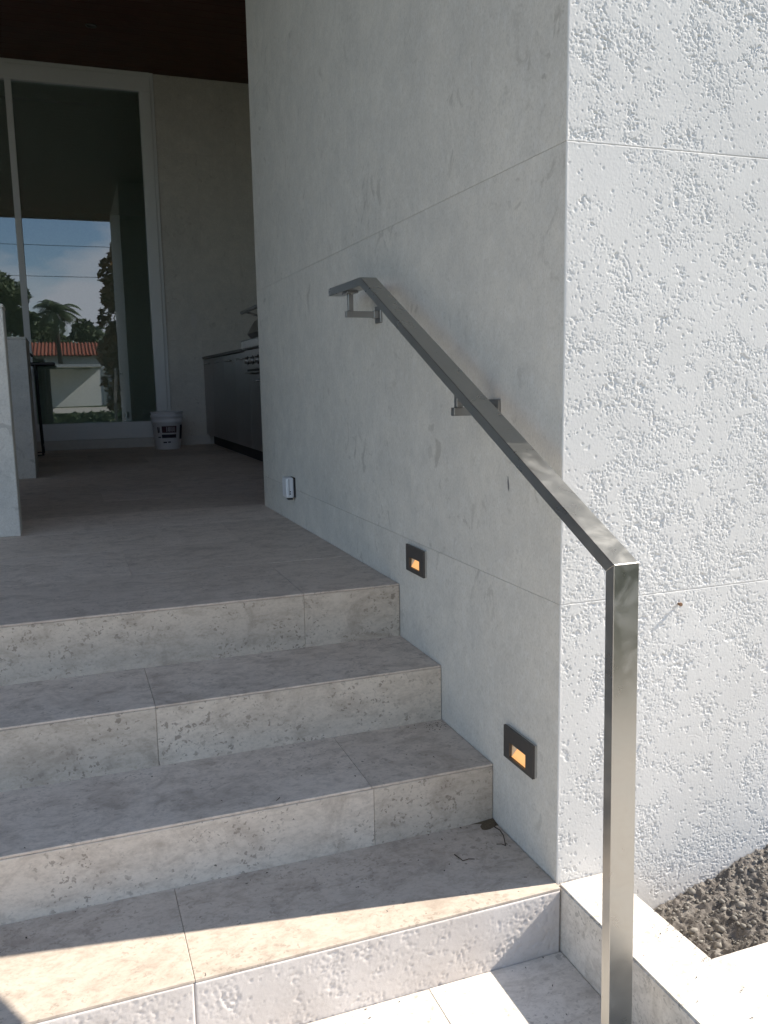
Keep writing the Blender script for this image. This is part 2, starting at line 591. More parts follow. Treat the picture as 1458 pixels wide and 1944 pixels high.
def relief(nx, nz, res, seed, amp=1.0, bias=0.0, zbias=None, pits=420, arcs=60):
    """height field in metres, zero at the honed face, negative where the stone is eaten away"""
    rng = np.random.default_rng(seed)
    mm = 0.001 / res
    rough = 0.75 * gn(nz, nx, 12 * mm, rng) + 0.55 * gn(nz, nx, 40 * mm, rng) + bias
    if zbias is not None:
        rough = rough + np.interp(np.linspace(0, 1, nz), np.linspace(0, 1, len(zbias)), zbias)[:, None]
    mask = sstep(-0.9, 1.3, rough)
    h = 0.00022 * gn(nz, nx, 60 * mm, rng)
    def octv(a, b, c):
        f = gn(nz, nx, a * mm, rng) + 0.7 * gn(nz, nx, b * mm, rng, 0.8) + 0.5 * gn(nz, nx, c * mm, rng)
        return f / f.std()
    depth = 0.25 + 0.9 * sstep(-1.2, 1.6, gn(nz, nx, 8 * mm, rng))
    th = 2.15 - 1.65 * mask
    n1 = octv(1.4, 3.2, 11)
    h -= 0.0010 * depth * sstep(th, th + 0.4, n1)
    n2 = octv(1.0, 1.9, 4)
    h -= 0.0006 * sstep(th + 0.15, th + 0.5, n2)
    n4 = octv(2.6, 5.5, 14)
    h -= 0.0016 * sstep(1.75, 2.2, n4 + 0.5 * (mask - 0.5)) * (0.5 + 0.5 * mask)
    n3 = gn(nz, nx, 3.6 * mm, rng) + 0.5 * gn(nz, nx, 1.8 * mm, rng)
    h -= 0.0006 * sstep(0.80, 0.97, 1 - np.abs(n3)) * sstep(0.35, 0.8, mask) * sstep(0.1, 0.9, gn(nz, nx, 9 * mm, rng))
    h += 0.00010 * gn(nz, nx, 1.1 * mm, rng) * (0.45 + mask)
    zz, xx = np.mgrid[0:nz, 0:nx]
    area = nx * nz * res * res
    def window(cx, cz, r):
        a0, a1 = max(0, int(cz - r)), min(nz, int(cz + r) + 1)
        b0, b1 = max(0, int(cx - r)), min(nx, int(cx + r) + 1)
        return slice(a0, a1), slice(b0, b1)
    for _ in range(int(pits * area)):
        cx, cz = rng.uniform(0, nx), rng.uniform(0, nz)
        r = rng.uniform(1.3, 3.6) * mm
        s = window(cx, cz, 3 * r)
        d2 = ((xx[s] - cx) ** 2 + (zz[s] - cz) ** 2 * rng.uniform(0.7, 1.4)) / (r * r)
        h[s] -= rng.uniform(0.0005, 0.0015) * np.exp(-d2 ** 2)
    for _ in range(int(arcs * area)):
        cx, cz = rng.uniform(0, nx), rng.uniform(0, nz)
        R = rng.uniform(7, 30) * mm
        s = window(cx, cz, R * 1.4)
        dx, dz = xx[s] - cx, (zz[s] - cz) * rng.uniform(0.75, 1.35)
        ph = rng.uniform(0, 6.28)
        d = np.sqrt(dx * dx + dz * dz) * (1 + 0.10 * np.sin(3 * np.arctan2(dz, dx) + ph) + 0.05 * np.sin(7 * np.arctan2(dz, dx) + 2 * ph))
        a0, wd = rng.uniform(-np.pi, np.pi), rng.uniform(0.6, 2.2)
        da = np.abs((np.arctan2(dz, dx) - a0 + np.pi) % (2 * np.pi) - np.pi)
        win = sstep(wd, wd * 0.55, da)
        w = rng.uniform(0.9, 1.7) * mm
        dep = rng.uniform(0.0003, 0.0008)
        h[s] -= dep * np.exp(-((d - R) / w) ** 2) * win
        if rng.random() < 0.4:
            h[s] -= dep * 0.7 * np.exp(-((d - R * 0.6) / w) ** 2) * win
    return np.minimum(h * amp, 0.0006)

def rough_panel(name, x0, x1, z0, z1, y, res, seed, m, parent, back=0.02, **kw):
    nx, nz = int((x1 - x0) / res) + 1, int((z1 - z0) / res) + 1
    h = relief(nx, nz, res, seed, **kw)
    rng = np.random.default_rng(seed + 1)
    e = np.minimum(np.minimum(np.arange(nx)[None, :], np.arange(nx)[::-1][None, :]),
                   np.minimum(np.arange(nz)[:, None], np.arange(nz)[::-1][:, None])) * res
    lim = 0.0016 + 0.0035 * sstep(1.0, 2.2, gn(nz, nx, 4 * 0.001 / res, rng))
    h = h * sstep(0.0, 0.007, e) - 0.0007 * (1 - sstep(0.0, lim, e))
    X = np.linspace(x0, x1, nx)[None, :].repeat(nz, 0)
    Z = np.linspace(z0, z1, nz)[:, None].repeat(nx, 1)
    V = np.stack([X, y - h, Z], -1).reshape(-1, 3)
    i = np.arange(nx * nz).reshape(nz, nx)
    Q = np.stack([i[:-1, :-1], i[:-1, 1:], i[1:, 1:], i[1:, :-1]], -1).reshape(-1, 4)
    # returns of the slab
    ring = np.concatenate([i[0, :], i[1:, -1], i[-1, -2::-1], i[-2:0:-1, 0]])
    B = V[ring].copy()
    B[:, 1] = y + back
    nb = len(ring)
    j = np.arange(nb) + len(V)
    S = np.stack([ring, j, np.roll(j, -1), np.roll(ring, -1)], -1)
    return mesh_np(name, np.concatenate([V, B]), np.concatenate([Q, S]), m, parent, smooth=True)

# ================================================================ THE ENTRANCE WALL
G = 0.00035                                                # half a joint
wall = thing('stone_wall', (1.3, 1.43, GZ), 'tall pale shellstone wall, smooth shaded side facing the steps and rough sunlit front', 'wall')
box('wall_core', (0.02, 0.02, GZ), (2.6, YE - 0.002, ZS - 0.002), M['core'], wall)
rows = [(GZ, ZL), (ZL, ZU), (ZU, ZV), (ZV, ZS - 0.002)]
side_joints = [[0.004, YE - 0.002], [0.004, 0.8317, YE - 0.002], [0.004, YE - 0.002], [0.004, 1.4, YE - 0.002]]
for (z0, z1), js in zip(rows, side_joints):
    for a, b in zip(js, js[1:]):
        ga = 0 if a == js[0] else G
        gb = 0 if b == js[-1] else G
        box('stone_panel', (0.0, a + ga, z0 + G), (0.0195, b - gb, z1 - G), M['wall'], wall, 0.0002)
XR = 0.64
def zb(n, f):
    return np.array([f(k / (n - 1)) for k in range(n)])
RES = 0.0014
for k, (z0, z1) in enumerate(rows):
    n = int((z1 - z0 - 2 * G) / RES) + 1
    if k == 0:
        kw = dict(amp=0.92, bias=0.0, zbias=zb(n, lambda t: -0.3 + 0.8 * t), pits=900, arcs=30)
    elif k == 1:
        kw = dict(amp=0.92, bias=0.05, zbias=zb(n, lambda t: 1.1 - 1.6 * t), pits=1100, arcs=35)
    elif k == 2:
        kw = dict(amp=1.15, bias=0.4, pits=700, arcs=60)
    if k < 3:
        rough_panel('rough_panel', 0.0, XR - G, z0 + 0.0002, z1 - 0.0002, 0.0, RES, 11 + k, M['rough'], wall, back=0.0035, **kw)
        box('stone_panel', (XR + G, 0.0, z0 + G), (2.6, 0.0195, z1 - G), M['rough'], wall, 0.001)
    else:
        box('stone_panel', (0.0, 0.0, z0 + G), (2.6, 0.0035, z1 - G), M['rough'], wall, 0.0007)
box('stone_panel', (0.021, YE - 0.0015, ZF), (2.6, YE + 0.018, ZS - 0.002), M['wall'], wall, 0.0007)
# a chip in the honed face
bm = bmesh.new()
pts = [(0.2315, 0.8885), (0.2338, 0.8770), (0.2310, 0.8600), (0.2262, 0.8530), (0.2255, 0.8640), (0.2285, 0.8790)]
bm.faces.new([bm.verts.new((-0.0006, y, z)) for y, z in pts])
r = bmesh.ops.extrude_face_region(bm, geom=bm.faces[:])
for v in r['geom']:
    if isinstance(v, bmesh.types.BMVert):
        v.co.x += 0.002
obj('chip', bm, M['grey_plastic'], wall)

# kitchen-side wall, then an unseen left wall added to shade the porch
kwall = thing('stone_wall', (1.95, 5.3, ZF), 'pale stone wall standing behind the kitchen counter', 'wall')
box('stone_panel', (1.30, YE + 0.02, ZF), (2.6, YB - 0.02, ZS - 0.002), M['wall'], kwall)
left_blocker = thing('stone_wall', (-5.7, 3.5, GZ), 'unseen pale stone wall added at the far left to shade the porch', 'wall')
box('stone_panel', (-5.9, 2.2, GZ), (-5.5, YB - 0.02, ZS - 0.002), M['wall'], left_blocker)

# ================================================================ STEPS
stairs = thing('stone_stairs', (-2.75, 0.45, ZG), 'four pale limestone steps climbing from the sunlit landing to the porch', 'stairs')
XL = -5.48
bm = bmesh.new()
add_prism_yz(bm, [(Y1 + 0.022, GZ), (Y1 + 0.022, ZT1 - 0.0075), (Y2 + 0.022, ZT1 - 0.0075), (Y2 + 0.022, ZT2 - 0.0075), (Y3 + 0.022, ZT2 - 0.0075),
                  (Y3 + 0.022, ZT3 - 0.0075), (Y4 + 0.022, ZT3 - 0.0075), (Y4 + 0.022, ZF - 0.02), (Y4 + 0.3, ZF - 0.02), (Y4 + 0.3, GZ)], XL, -0.0005)
obj('stair_core', bm, M['grout'], stairs)
def cuts(first, step=0.94, x_end=XL):
    r = [-0.0012]
    x = first
    while x > x_end + 0.1:
        r.append(x)
        x -= step
    r.append(x_end)
    return r
rng = random.Random(5)
for yf, yb, z, first in ((Y1, Y2, ZT1, -0.798), (Y2, Y3, ZT2, -0.326), (Y3, Y4, ZT3, -0.79)):
    c = cuts(first)
    for a, b in zip(c, c[1:]):
        dz = rng.uniform(-0.0006, 0.0006)
        box('tread', (b + G, yf + 0.0006 + rng.uniform(0, .0008), z - 0.0065), (a - G, yb + 0.021, z + dz), M['tread'], stairs, 0.0014, 2)
risers = ((Y1, ZG, ZT1, -0.80), (Y2, ZT1, ZT2, -0.321), (Y3, ZT2, ZT3, -0.79), (Y4, ZT3, ZF, -0.312))
for k, (yf, z0, z1, first) in enumerate(risers):
    c = cuts(first)
    for q, (a, b) in enumerate(zip(c, c[1:])):
        if k == 0 and q < 2:
            xs = b if q == 0 else -1.5
            rough_panel('riser', xs + 0.0016, a - 0.0016, z0 - 0.02, z1 - 0.0072, yf, 0.0028, 40 + q, M['rough_riser'], stairs, amp=1.0, bias=0.35, pits=1400, arcs=30)
            box('grout_line', (b - 0.0016, yf + 0.0012, z0 - 0.02), (b + 0.0016, yf + 0.021, z1 - 0.008), M['grout_line'], stairs)
            if q == 1:
                box('riser', (b + 0.0016, yf, z0 - 0.02), (-1.5, yf + 0.0205, z1 - 0.0072), M['rough_riser'], stairs, 0.0012)
        else:
            yo = rng.uniform(-0.0005, 0.0008)
            box('riser', (b + G, yf + yo, z0 - 0.004), (a - G, yf + 0.0205, z1 - 0.0072), M['riser'], stairs, 0.0012)

# ================================================================ PORCH FLOOR
pf = structure(box('porch_floor', (XL, Y4 + 0.023, GZ + 0.01), (1.299, YB + 0.05, ZF - 0.012), M['grout']))
yrow = [Y4, 1.42, 1.905, 2.40, 2.93] + [2.93 + 0.49 * k for k in range(1, 10)] + [YB + 0.04]
for k, (a, b) in enumerate(zip(yrow, yrow[1:])):
    x_hi = -0.0012 if b < 2.8 else 1.297
    first = (-0.312 if k % 2 == 0 else -0.777)
    xs = [x_hi]
    x = first
    while x + 0.94 < x_hi - 0.06:
        x += 0.94
    while x > XL + 0.1:
        xs.append(x)
        x -= 0.94
    xs.append(XL)
    for p, q in zip(xs, xs[1:]):
        if b > 2.8 and a < YE + 0.03 and p > 0.0:
            yy = YE + 0.0185
            box('floor_tile', (max(q, 0.0) + G, yy, ZF - 0.02), (p - G, b - G, ZF + rng.uniform(-.0004, .0004)), M['floor'], pf, 0.0008)
            if q < 0:
                box('floor_tile', (q + G, a + G, ZF - 0.02), (-0.0012, b - G, ZF + rng.uniform(-.0004, .0004)), M['floor'], pf, 0.0008)
        else:
            y_front = a + (0.0006 if k == 0 else G)
            zt = ZF - (0.0065 if k == 0 else 0.02)
            box('floor_tile', (q + G, y_front, zt), (p - G, b - G, ZF + rng.uniform(-.0004, .0004)), M['floor'], pf, 0.0014 if k == 0 else 0.0008)

# ================================================================ LANDING, PLANTER, GARDEN
ground = structure(box('lawn', (-400, -400, GZ - 0.3), (400, 400, GZ - 0.004), M['lawn']))
landing = structure(box('landing', (XL, -3.6, GZ), (0.0005, Y1 + 0.021, ZG - 0.02), M['grout']))
for k in range(8):
    b, a = Y1 - 0.001 - 0.455 * k, Y1 - 0.001 - 0.455 * (k + 1)
    if k == 7:
        a = -3.62
    c = cuts(-0.3205 if k % 2 == 0 else -0.79)
    for p, q in zip(c, c[1:]):
        box('paving_slab', (q + G, a + G, ZG - 0.03), (p - G + (0.0016 if p > -0.01 else 0), b - (0.0006 if k == 0 else G), ZG + rng.uniform(-.0005, .0005)), M['kerb'], landing, 0.001)

CW, KY, KO = 0.1361, -0.3335, -1.75
kerb = thing('planter_kerb', (0.8, -0.5, GZ), 'low white stone kerb edging the soil bed beside the steel post', 'kerb')
bm = bmesh.new()
ring_ = [(0.0017, KO), (1.62, KO), (1.62, KY), (CW, KY), (CW, -0.0012), (0.0017, -0.0012)]
lo_ = [bm.verts.new((x, y, GZ)) for x, y in ring_]
hi_ = [bm.verts.new((x, y, 0.0)) for x, y in ring_]
top_ = bm.faces.new(hi_)
bm.faces.new(lo_[::-1])
for k in range(6):
    bm.faces.new((lo_[k], lo_[(k + 1) % 6], hi_[(k + 1) % 6], hi_[k]))
bmesh.ops.bevel(bm, geom=list(top_.edges), offset=0.004, segments=2, affect='EDGES')
obj('kerb_block', bm, M['kerb'], kerb)
box('kerb_block', (1.48, KY + 0.0005, GZ), (1.62, -0.0012, 0.0), M['kerb'], kerb, 0.004, 2)

# soil: lumpy sheet with clods on it
rg = np.random.default_rng(77)
res = 0.0030
nx, ny = int((1.475 - CW - 0.002) / res), int((-KY - 0.003) / res)
hs = (0.0034 * gn(ny, nx, 12, rg) - 0.0042 * np.abs(gn(ny, nx, 5, rg)) - 0.0030 * np.abs(gn(ny, nx, 2.2, rg)) + 0.0016 * gn(ny, nx, 0.7, rg) + 0.005)
X = np.linspace(CW + 0.001, 1.478, nx)[None, :].repeat(ny, 0)
Yg = np.linspace(KY + 0.001, -0.002, ny)[:, None].repeat(nx, 1)
Zs = -0.152 + 0.075 * np.clip((X - 0.18) / 0.45, 0, 1) + 0.035 * np.clip((Yg - KY) / -KY, 0, 1) * np.clip((X - 0.2) / .3, 0, 1) - 0.02 * np.clip(1 - (X - CW) / 0.1, 0, 1) + hs
Zs = np.minimum(Zs, -0.012)
V = np.stack([X, Yg, Zs], -1).reshape(-1, 3)
i = np.arange(nx * ny).reshape(ny, nx)
Q = np.stack([i[:-1, :-1], i[:-1, 1:], i[1:, 1:], i[1:, :-1]], -1).reshape(-1, 4)
soil = structure(mesh_np('soil', V, Q, M['soil'], None, smooth=False))
_b = bmesh.new()
bmesh.ops.create_icosphere(_b, subdivisions=1, radius=1.0)
ICO_V = np.array([tuple(v.co) for v in _b.verts])
ICO_F = np.array([[v.index for v in f.verts] for f in _b.faces])
_b.free()
cv, cf = [], []
for k in range(3600):
    ix, iy = int(rg.integers(2, int(nx * 0.6))), int(rg.integers(2, ny - 2))
    s = float(rg.choice([0.0015, 0.0022, 0.0034, 0.0055, 0.009], p=[.42, .32, .17, .07, .02]))
    sx = np.array([rg.uniform(0.7, 1.4), rg.uniform(0.7, 1.3), rg.uniform(0.5, 0.95)]) * s
    cv.append(ICO_V * sx * rg.uniform(0.7, 1.2, (len(ICO_V), 1)) + np.array([X[iy, ix], Yg[iy, ix], Zs[iy, ix] + s * 0.25]))
    cf.append(ICO_F + k * len(ICO_V))
clods = mesh_np('soil_clods', np.concatenate(cv), np.concatenate(cf), M['clod'], None)
clods['kind'] = 'stuff'
tag(clods, 'dry grey brown clods and crumbs lying on the planter soil', 'soil')

# ================================================================ HANDRAIL
PX0, PX1 = -0.1205, -0.0705
T = 0.024
RA = (-0.354, 0.8035)       # front top of the post
RB = (0.905, 1.412)         # bend at the top
RC = (1.2255, 1.412)
PB = (-0.3715, ZG + 0.0005)
rail = thing('handrail', (-0.0955, 0.3, ZG), 'square brushed steel handrail bent down into a post, on the shaded wall', 'handrail')
def off_line(p, q, t):
    d = Vector((q[0] - p[0], q[1] - p[1])).normalized()
    n = Vector((d.y, -d.x))          # to the right of the way of travel: back of the post, underside of the rail
    return (Vector(p) + n * t, d)
def meet(l1, l2):
    (p, d), (q, e) = l1, l2
    det = d.x * -e.y + d.y * e.x
    w = q - p
    s = (w.x * -e.y + w.y * e.x) / det
    return p + d * s
l1, l2, l3 = off_line(PB, RA, T), off_line(RA, RB, T), off_line(RB, RC, T)
IA, IB = meet(l1, l2), meet(l2, l3)
IP = (PB[0] + T, PB[1])
IC = (RC[0], RC[1] - T)
def rail_piece(name, poly):
    bm = bmesh.new()
    add_prism_yz(bm, poly, PX0, PX1, 0.0009)
    return obj(name, bm, M['steel'], rail)
rail_piece('post', [PB, RA, tuple(IA), IP])
rail_piece('sloping_rail', [RA, RB, tuple(IB), tuple(IA)])
rail_piece('level_rail', [RB, RC, IC, tuple(IB)])
bm = bmesh.new()
add_tube(bm, [(PX0 + 0.001, RA[0] + 0.0004, RA[1] + 0.0002), (PX1 - 0.001, RA[0] + 0.0004, RA[1] + 0.0002)], 0.0014, 6)
obj('weld_seam', bm, M['zinc'], rail)
def rail_under(y):
    if y > IB.x:
        return RB[1] - T
    return IA.y + (y - IA.x) * (IB.y - IA.y) / (IB.x - IA.x)
for (y, za) in ((1.075, 1.3195), (0.293, 1.0385)):
    zu = rail_under(y)
    br = box('bracket', (-0.112, y - 0.009, za - 0.0095), (-0.0065, y + 0.009, za + 0.0095), M['steel_dark'], rail, 0.0008)
    box('wall_plate', (-0.0064, y - 0.026, za - 0.026), (-0.0005, y + 0.026, za + 0.026), M['steel_dark'], br, 0.0008)
    box('collar', (-0.022, y - 0.0115, za - 0.0115), (-0.0068, y + 0.0115, za + 0.0115), M['steel_dark'], br, 0.0008)
    box('upright', (-0.1045, y - 0.0075, za + 0.0097), (-0.0885, y + 0.0075, zu - 0.006), M['steel_dark'], br, 0.0008)
    sl = 0 if y > 1 else math.atan2(RB[1] - RA[1], RB[0] - RA[0])
    bm = bmesh.new()
    add_box(bm, (-0.114, -0.028, -0.0028), (-0.078, 0.028, 0.0028), 0.0006)
    bmesh.ops.rotate(bm, verts=bm.verts[:], cent=(0, 0, 0), matrix=Matrix.Rotation(sl, 3, 'X'))
    bmesh.ops.translate(bm, verts=bm.verts[:], vec=(0, y, zu - 0.0034))
    obj('saddle', bm, M['steel_dark'], br)
    for dy in (-0.017, 0.017):
        bm = bmesh.new()
        bmesh.ops.create_icosphere(bm, subdivisions=1, radius=0.0032, matrix=Matrix.Translation((-0.0965, y + dy, zu - 0.0072 + dy * math.tan(sl))))
        obj('screw', bm, M['zinc'], br, True)

# ================================================================ STEP LIGHTS
def step_light(ya, yb, za, zb_, hy0, hy1, hz0, hz1, label):
    t = thing('step_light', (0, (ya + yb) / 2, za), label, 'light', 'recessed step lights in the shaded wall')
    D, F0 = -0.0125, -0.0015
    # plate with an opening: four bars round the hole, joined as one frame
    bm = bmesh.new()
    o = [(ya, za), (yb, za), (yb, zb_), (ya, zb_)]
    h = [(hy0, hz0), (hy1, hz0), (hy1, hz1), (hy0, hz1)]
    fo = [bm.verts.new((D, y, z)) for y, z in o]
    fi = [bm.verts.new((D, y, z)) for y, z in h]
    bo = [bm.verts.new((D + 0.006, y, z)) for y, z in o]
    bi = [bm.verts.new((D + 0.006, y, z)) for y, z in h]
    for k in range(4):
        n = (k + 1) % 4
        bm.faces.new((fo[k], fo[n], fi[n], fi[k]))
        bm.faces.new((bo[n], bo[k], bi[k], bi[n]))
        bm.faces.new((fo[n], fo[k], bo[k], bo[n]))
        bm.faces.new((fi[k], fi[n], bi[n], bi[k]))
    bmesh.ops.recalc_face_normals(bm, faces=bm.faces[:])
    obj('faceplate', bm, M['bronze'], t)
    bm = bmesh.new()
    add_box(bm, (D + 0.0064, ya + 0.001, za + 0.001), (F0 + 0.0012, ya + 0.004, zb_ - 0.001))
    add_box(bm, (D + 0.0064, yb - 0.004, za + 0.001), (F0 + 0.0012, yb - 0.001, zb_ - 0.001))
    add_box(bm, (D + 0.0064, ya + 0.0042, za + 0.001), (F0 + 0.0012, yb - 0.0042, za + 0.004))
    add_box(bm, (D + 0.0064, ya + 0.0042, zb_ - 0.004), (F0 + 0.0012, yb - 0.0042, zb_ - 0.001))
    obj('housing', bm, M['zinc'], t)
    # glowing throat: back sheet sloping down to the sill and a reflector cheek with its glow painted in
    bm = bmesh.new()
    e = 0.003
    v = [bm.verts.new(c) for c in ((D + 0.0066, hy0 - e, hz0 - e), (D + 0.0066, hy1 + e, hz0 - e), (-0.0008, hy1 + e, hz1 + e), (-0.0008, hy0 - e, hz1 + e))]
    bm.faces.new(v)
    obj('lamp', bm, M['glow'], t)
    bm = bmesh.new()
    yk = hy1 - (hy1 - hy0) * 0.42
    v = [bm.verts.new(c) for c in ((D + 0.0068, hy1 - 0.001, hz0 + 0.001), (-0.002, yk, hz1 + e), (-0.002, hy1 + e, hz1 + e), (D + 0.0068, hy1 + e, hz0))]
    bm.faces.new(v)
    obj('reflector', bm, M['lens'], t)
    return t
step_light(0.7145, 0.848, 0.5445, 0.624, 0.745, 0.821, 0.558, 0.588, 'dark bronze step light glowing amber, at the level of the top step')
step_light(0.088, 0.2255, 0.2075, 0.2875, 0.121, 0.197, 0.216, 0.2525, 'dark bronze step light glowing amber, nearest the bottom step and the wall corner')

# ================================================================ WALL OUTLET, NAIL
ol = thing('outlet_box', (0, 2.29, 0.6), 'small white plastic plug-in box on the shaded wall near the porch floor', 'outlet')
box('outlet_plate', (-0.004, 2.272, 0.606), (-0.0005, 2.412, 0.668), M['grey_plastic'], ol, 0.001)
ob = box('plug_body', (-0.042, 2.212, 0.598), (-0.0062, 2.292, 0.690), M['plastic'], ol, 0.008, 3)
box('back_gasket', (-0.0060, 2.206, 0.600), (-0.0008, 2.270, 0.690), M['gasket'], ol, 0.001)
box('seam', (-0.030, 2.2112, 0.612), (-0.0285, 2.214, 0.684), M['gasket'], ob)
for z in (0.617, 0.627):
    bm = bmesh.new()
    bmesh.ops.create_icosphere(bm, subdivisions=2, radius=0.003, matrix=Matrix.Translation((-0.024, 2.2125, z)))
    obj('button', bm, M['gasket'], ob)
box('cable_socket', (-0.034, 2.216, 0.590), (-0.012, 2.245, 0.5975), M['gasket'], ol, 0.001)

bm = bmesh.new()
add_tube(bm, [(0.3057, 0.004, 0.6066), (0.3050, -0.0085, 0.6072)], [0.0030, 0.0030], 8)
add_tube(bm, [(0.3050, -0.0085, 0.6072), (0.3049, -0.0105, 0.6073)], [0.0046, 0.0040], 10)
tag(obj('nail', bm, M['rust'], None, False), 'rusty nail sticking out of the rough sunlit wall', 'nail')

# ================================================================ PORCH CEILING
ceil = thing('porch_ceiling', (-1.6, 3.7, ZS), 'dark brown wooden ceiling over the porch', 'ceiling')
y = -0.35
while y < YB + 0.1:
    yb_ = min(y + 0.135, YB + 0.12)
    box('ceiling_board', (-5.9, y + 0.002, ZS), (2.6, yb_ - 0.002, ZS + 0.02), M['wood'], ceil, 0.002)
    y += 0.135
box('roof_slab', (-6.1, -0.36, ZS + 0.0205), (2.8, YB + 8.0, ZS + 0.35), M['fascia'], ceil)
box('fascia', (-6.1, -0.385, ZS - 0.02), (2.8, -0.3605, ZS + 0.36), M['fascia'], ceil)
dl = thing('downlight', (-0.503, 6.72, ZS), 'unlit round downlight in the dark porch ceiling', 'light')
bm = bmesh.new()
add_lathe(bm, [(0.03, ZS - 0.001), (0.032, ZS - 0.004), (0.045, ZS - 0.006), (0.05, ZS - 0.0005)], 28, (-0.503, 6.72, 0))
obj('trim_ring', bm, M['bronze'], dl, True)

# ================================================================ BACK WALL, WINDOW, ROOM BEHIND
bw = thing('stone_wall', (0.85, YB, ZF), 'shaded cream stone wall at the back of the porch, right of the window', 'wall')
box('wall_core', (0.105, YB + 0.021, ZF), (2.6, YB + 0.25, ZS - 0.002), M['core'], bw)
for (z0, z1), js in zip([(ZF, ZL), (ZL, ZU), (ZU, ZV), (ZV, ZW), (ZW, ZS - 0.002)], [[0.105, 1.299], [0.105, 0.463, 1.299], [0.105, 0.9, 1.299], [0.105, 0.5, 1.299], [0.105, 0.9, 1.299]]):
    for a, b in zip(js, js[1:]):
        box('stone_panel', (a + G, YB, z0 + G), (b - G, YB + 0.02, z1 - G), M['wall'], bw, 0.0008)
box('baseboard', (0.12, YB - 0.016, ZF + 0.0006), (0.50, YB - 0.0005, 0.577), M['plinth'], bw, 0.002)
op = thing('outlet_plate', (0.39, YB, 1.7), 'flat outlet plate on the back wall above the counter corner', 'outlet')
box('plate', (0.361, YB - 0.006, 1.70), (0.419, YB - 0.0008, 1.842), M['plinth'], op, 0.002)

win = thing('glass_window', (-2.6, YB, ZF), 'tall white framed window reflecting sky, palms and a red roofed house', 'window')
fy0, fy1 = YB - 0.045, YB + 0.06
fr = box('right_jamb', (-0.042, fy0, 0.745), (0.070, fy1, 3.976), M['white_frame'], win, 0.004)
box('jamb_trim', (0.0705, fy0 + 0.02, ZF + 0.098), (0.1035, fy1, ZS - 0.003), M['white_frame'], fr, 0.003)
box('head', (-5.45, fy0, 3.9765), (0.070, fy1, 4.118), M['white_frame'], win, 0.004)
box('head_trim', (-5.45, fy0 + 0.015, 4.1185), (0.070, fy1, ZS - 0.003), M['white_frame'], win, 0.003)
box('mullion', (-1.262, fy0 + 0.004, 0.745), (-1.203, fy1, 3.976), M['white_frame'], win, 0.003)
box('mullion', (-3.20, fy0 + 0.004, 0.745), (-3.14, fy1, 3.976), M['white_frame'], win, 0.003)
box('left_jamb', (-5.48, fy0, 0.745), (-5.36, fy1, 3.976), M['white_frame'], win, 0.004)
box('bottom_rail', (-5.45, fy0, 0.578), (0.070, fy1, 0.7445), M['white_frame'], win, 0.004)
box('plinth', (-5.45, fy0 - 0.012, ZF + 0.0006), (0.1035, fy1, 0.5775), M['plinth'], win, 0.003)
for a, b in ((-1.2025, -0.0425), (-3.1395, -1.2625), (-5.3595, -3.2005)):
    bm = bmesh.new()
    vs = [bm.verts.new(c) for c in ((a, YB - 0.0055 * (a + 0.62), 0.745), (b, YB - 0.0055 * (b + 0.62), 0.745), (b, YB - 0.0055 * (b + 0.62), 3.976), (a, YB - 0.0055 * (a + 0.62), 3.976))]
    bm.faces.new(vs)
    obj('pane', bm, M['glass'], win)

room = thing('room', (-1.6, 11.5, ZF), 'dim room behind the glass window', 'room')
box('room_floor', (-5.9, YB + 0.062, ZF - 0.2), (2.6, 15.0, ZF - 0.001), M['interior'], room)
box('room_back', (-5.9, 14.9, ZF), (2.6, 15.1, 4.16), M['interior'], room)
box('room_side', (2.4, YB + 0.26, ZF), (2.6, 14.89, 4.16), M['interior'], room)
box('room_side', (-5.9, YB + 0.062, ZF), (-5.7, 14.89, 4.16), M['interior'], room)
box('room_ceiling', (-5.69, YB + 0.125, 4.10), (2.39, 14.89, 4.164), M['interior'], room)
ad = thing('air_diffuser', (-1.2, 8.68, 4.1), 'thin slot of a ceiling air diffuser seen through the window glass', 'diffuser')
for dy in (0.0, 0.03, 0.06):
    box('slot_blade', (-2.6, 8.66 + dy, 4.092), (-0.34, 8.668 + dy, 4.0995), M['zinc'], ad)

# ================================================================ LOW WALLS, STOOL, BUCKET
lw = thing('low_wall', (-2.2, 2.5, ZF), 'waist-high white stone end wall at the left edge of the porch opening', 'wall')
box('block', (-3.2, 2.427, ZF + 0.0006), (-1.163, 2.60, 1.440), M['pillar'], lw, 0.003)
box('coping', (-3.2, 2.424, 1.4405), (-1.160, 2.603, 1.456), M['pillar'], lw, 0.003)
lw2 = thing('low_wall', (-2.2, 5.3, ZF), 'grey shaded waist-high block deeper in the porch, behind the white end wall', 'wall')
box('block', (-3.2, 4.95, ZF + 0.0006), (-1.163, 5.62, 1.440), M['pillar'], lw2, 0.003)
box('coping', (-3.2, 4.945, 1.4405), (-1.160, 5.625, 1.456), M['pillar'], lw2, 0.003)

st = thing('bar_stool', (-1.2, 7.15, ZF), 'black metal bar stool between the shaded block and the window', 'stool')
for yy in (6.98, 7.34):
    bm = bmesh.new()
    add_tube(bm, [(-1.60, yy, ZF + 0.013), (-1.155, yy, ZF + 0.013), (-1.170, yy, 1.31)], 0.0115, 8)
    obj('leg', bm, M['black_metal'], st)
bm = bmesh.new()
add_tube(bm, [(-1.156, 6.98, ZF + 0.09), (-1.156, 7.34, ZF + 0.09)], 0.010, 8)
obj('foot_rest', bm, M['black_metal'], st)
bm = bmesh.new()
add_tube(bm, [(-1.60, 6.98, ZF + 0.013), (-1.60, 7.34, ZF + 0.013)], 0.010, 8)
obj('base_bar', bm, M['black_metal'], st)
bm = bmesh.new()
add_tube(bm, [(-1.160, 7.16, 0.80), (-1.158, 7.16, 1.30)], 0.009, 8)
obj('centre_strut', bm, M['black_metal'], st)
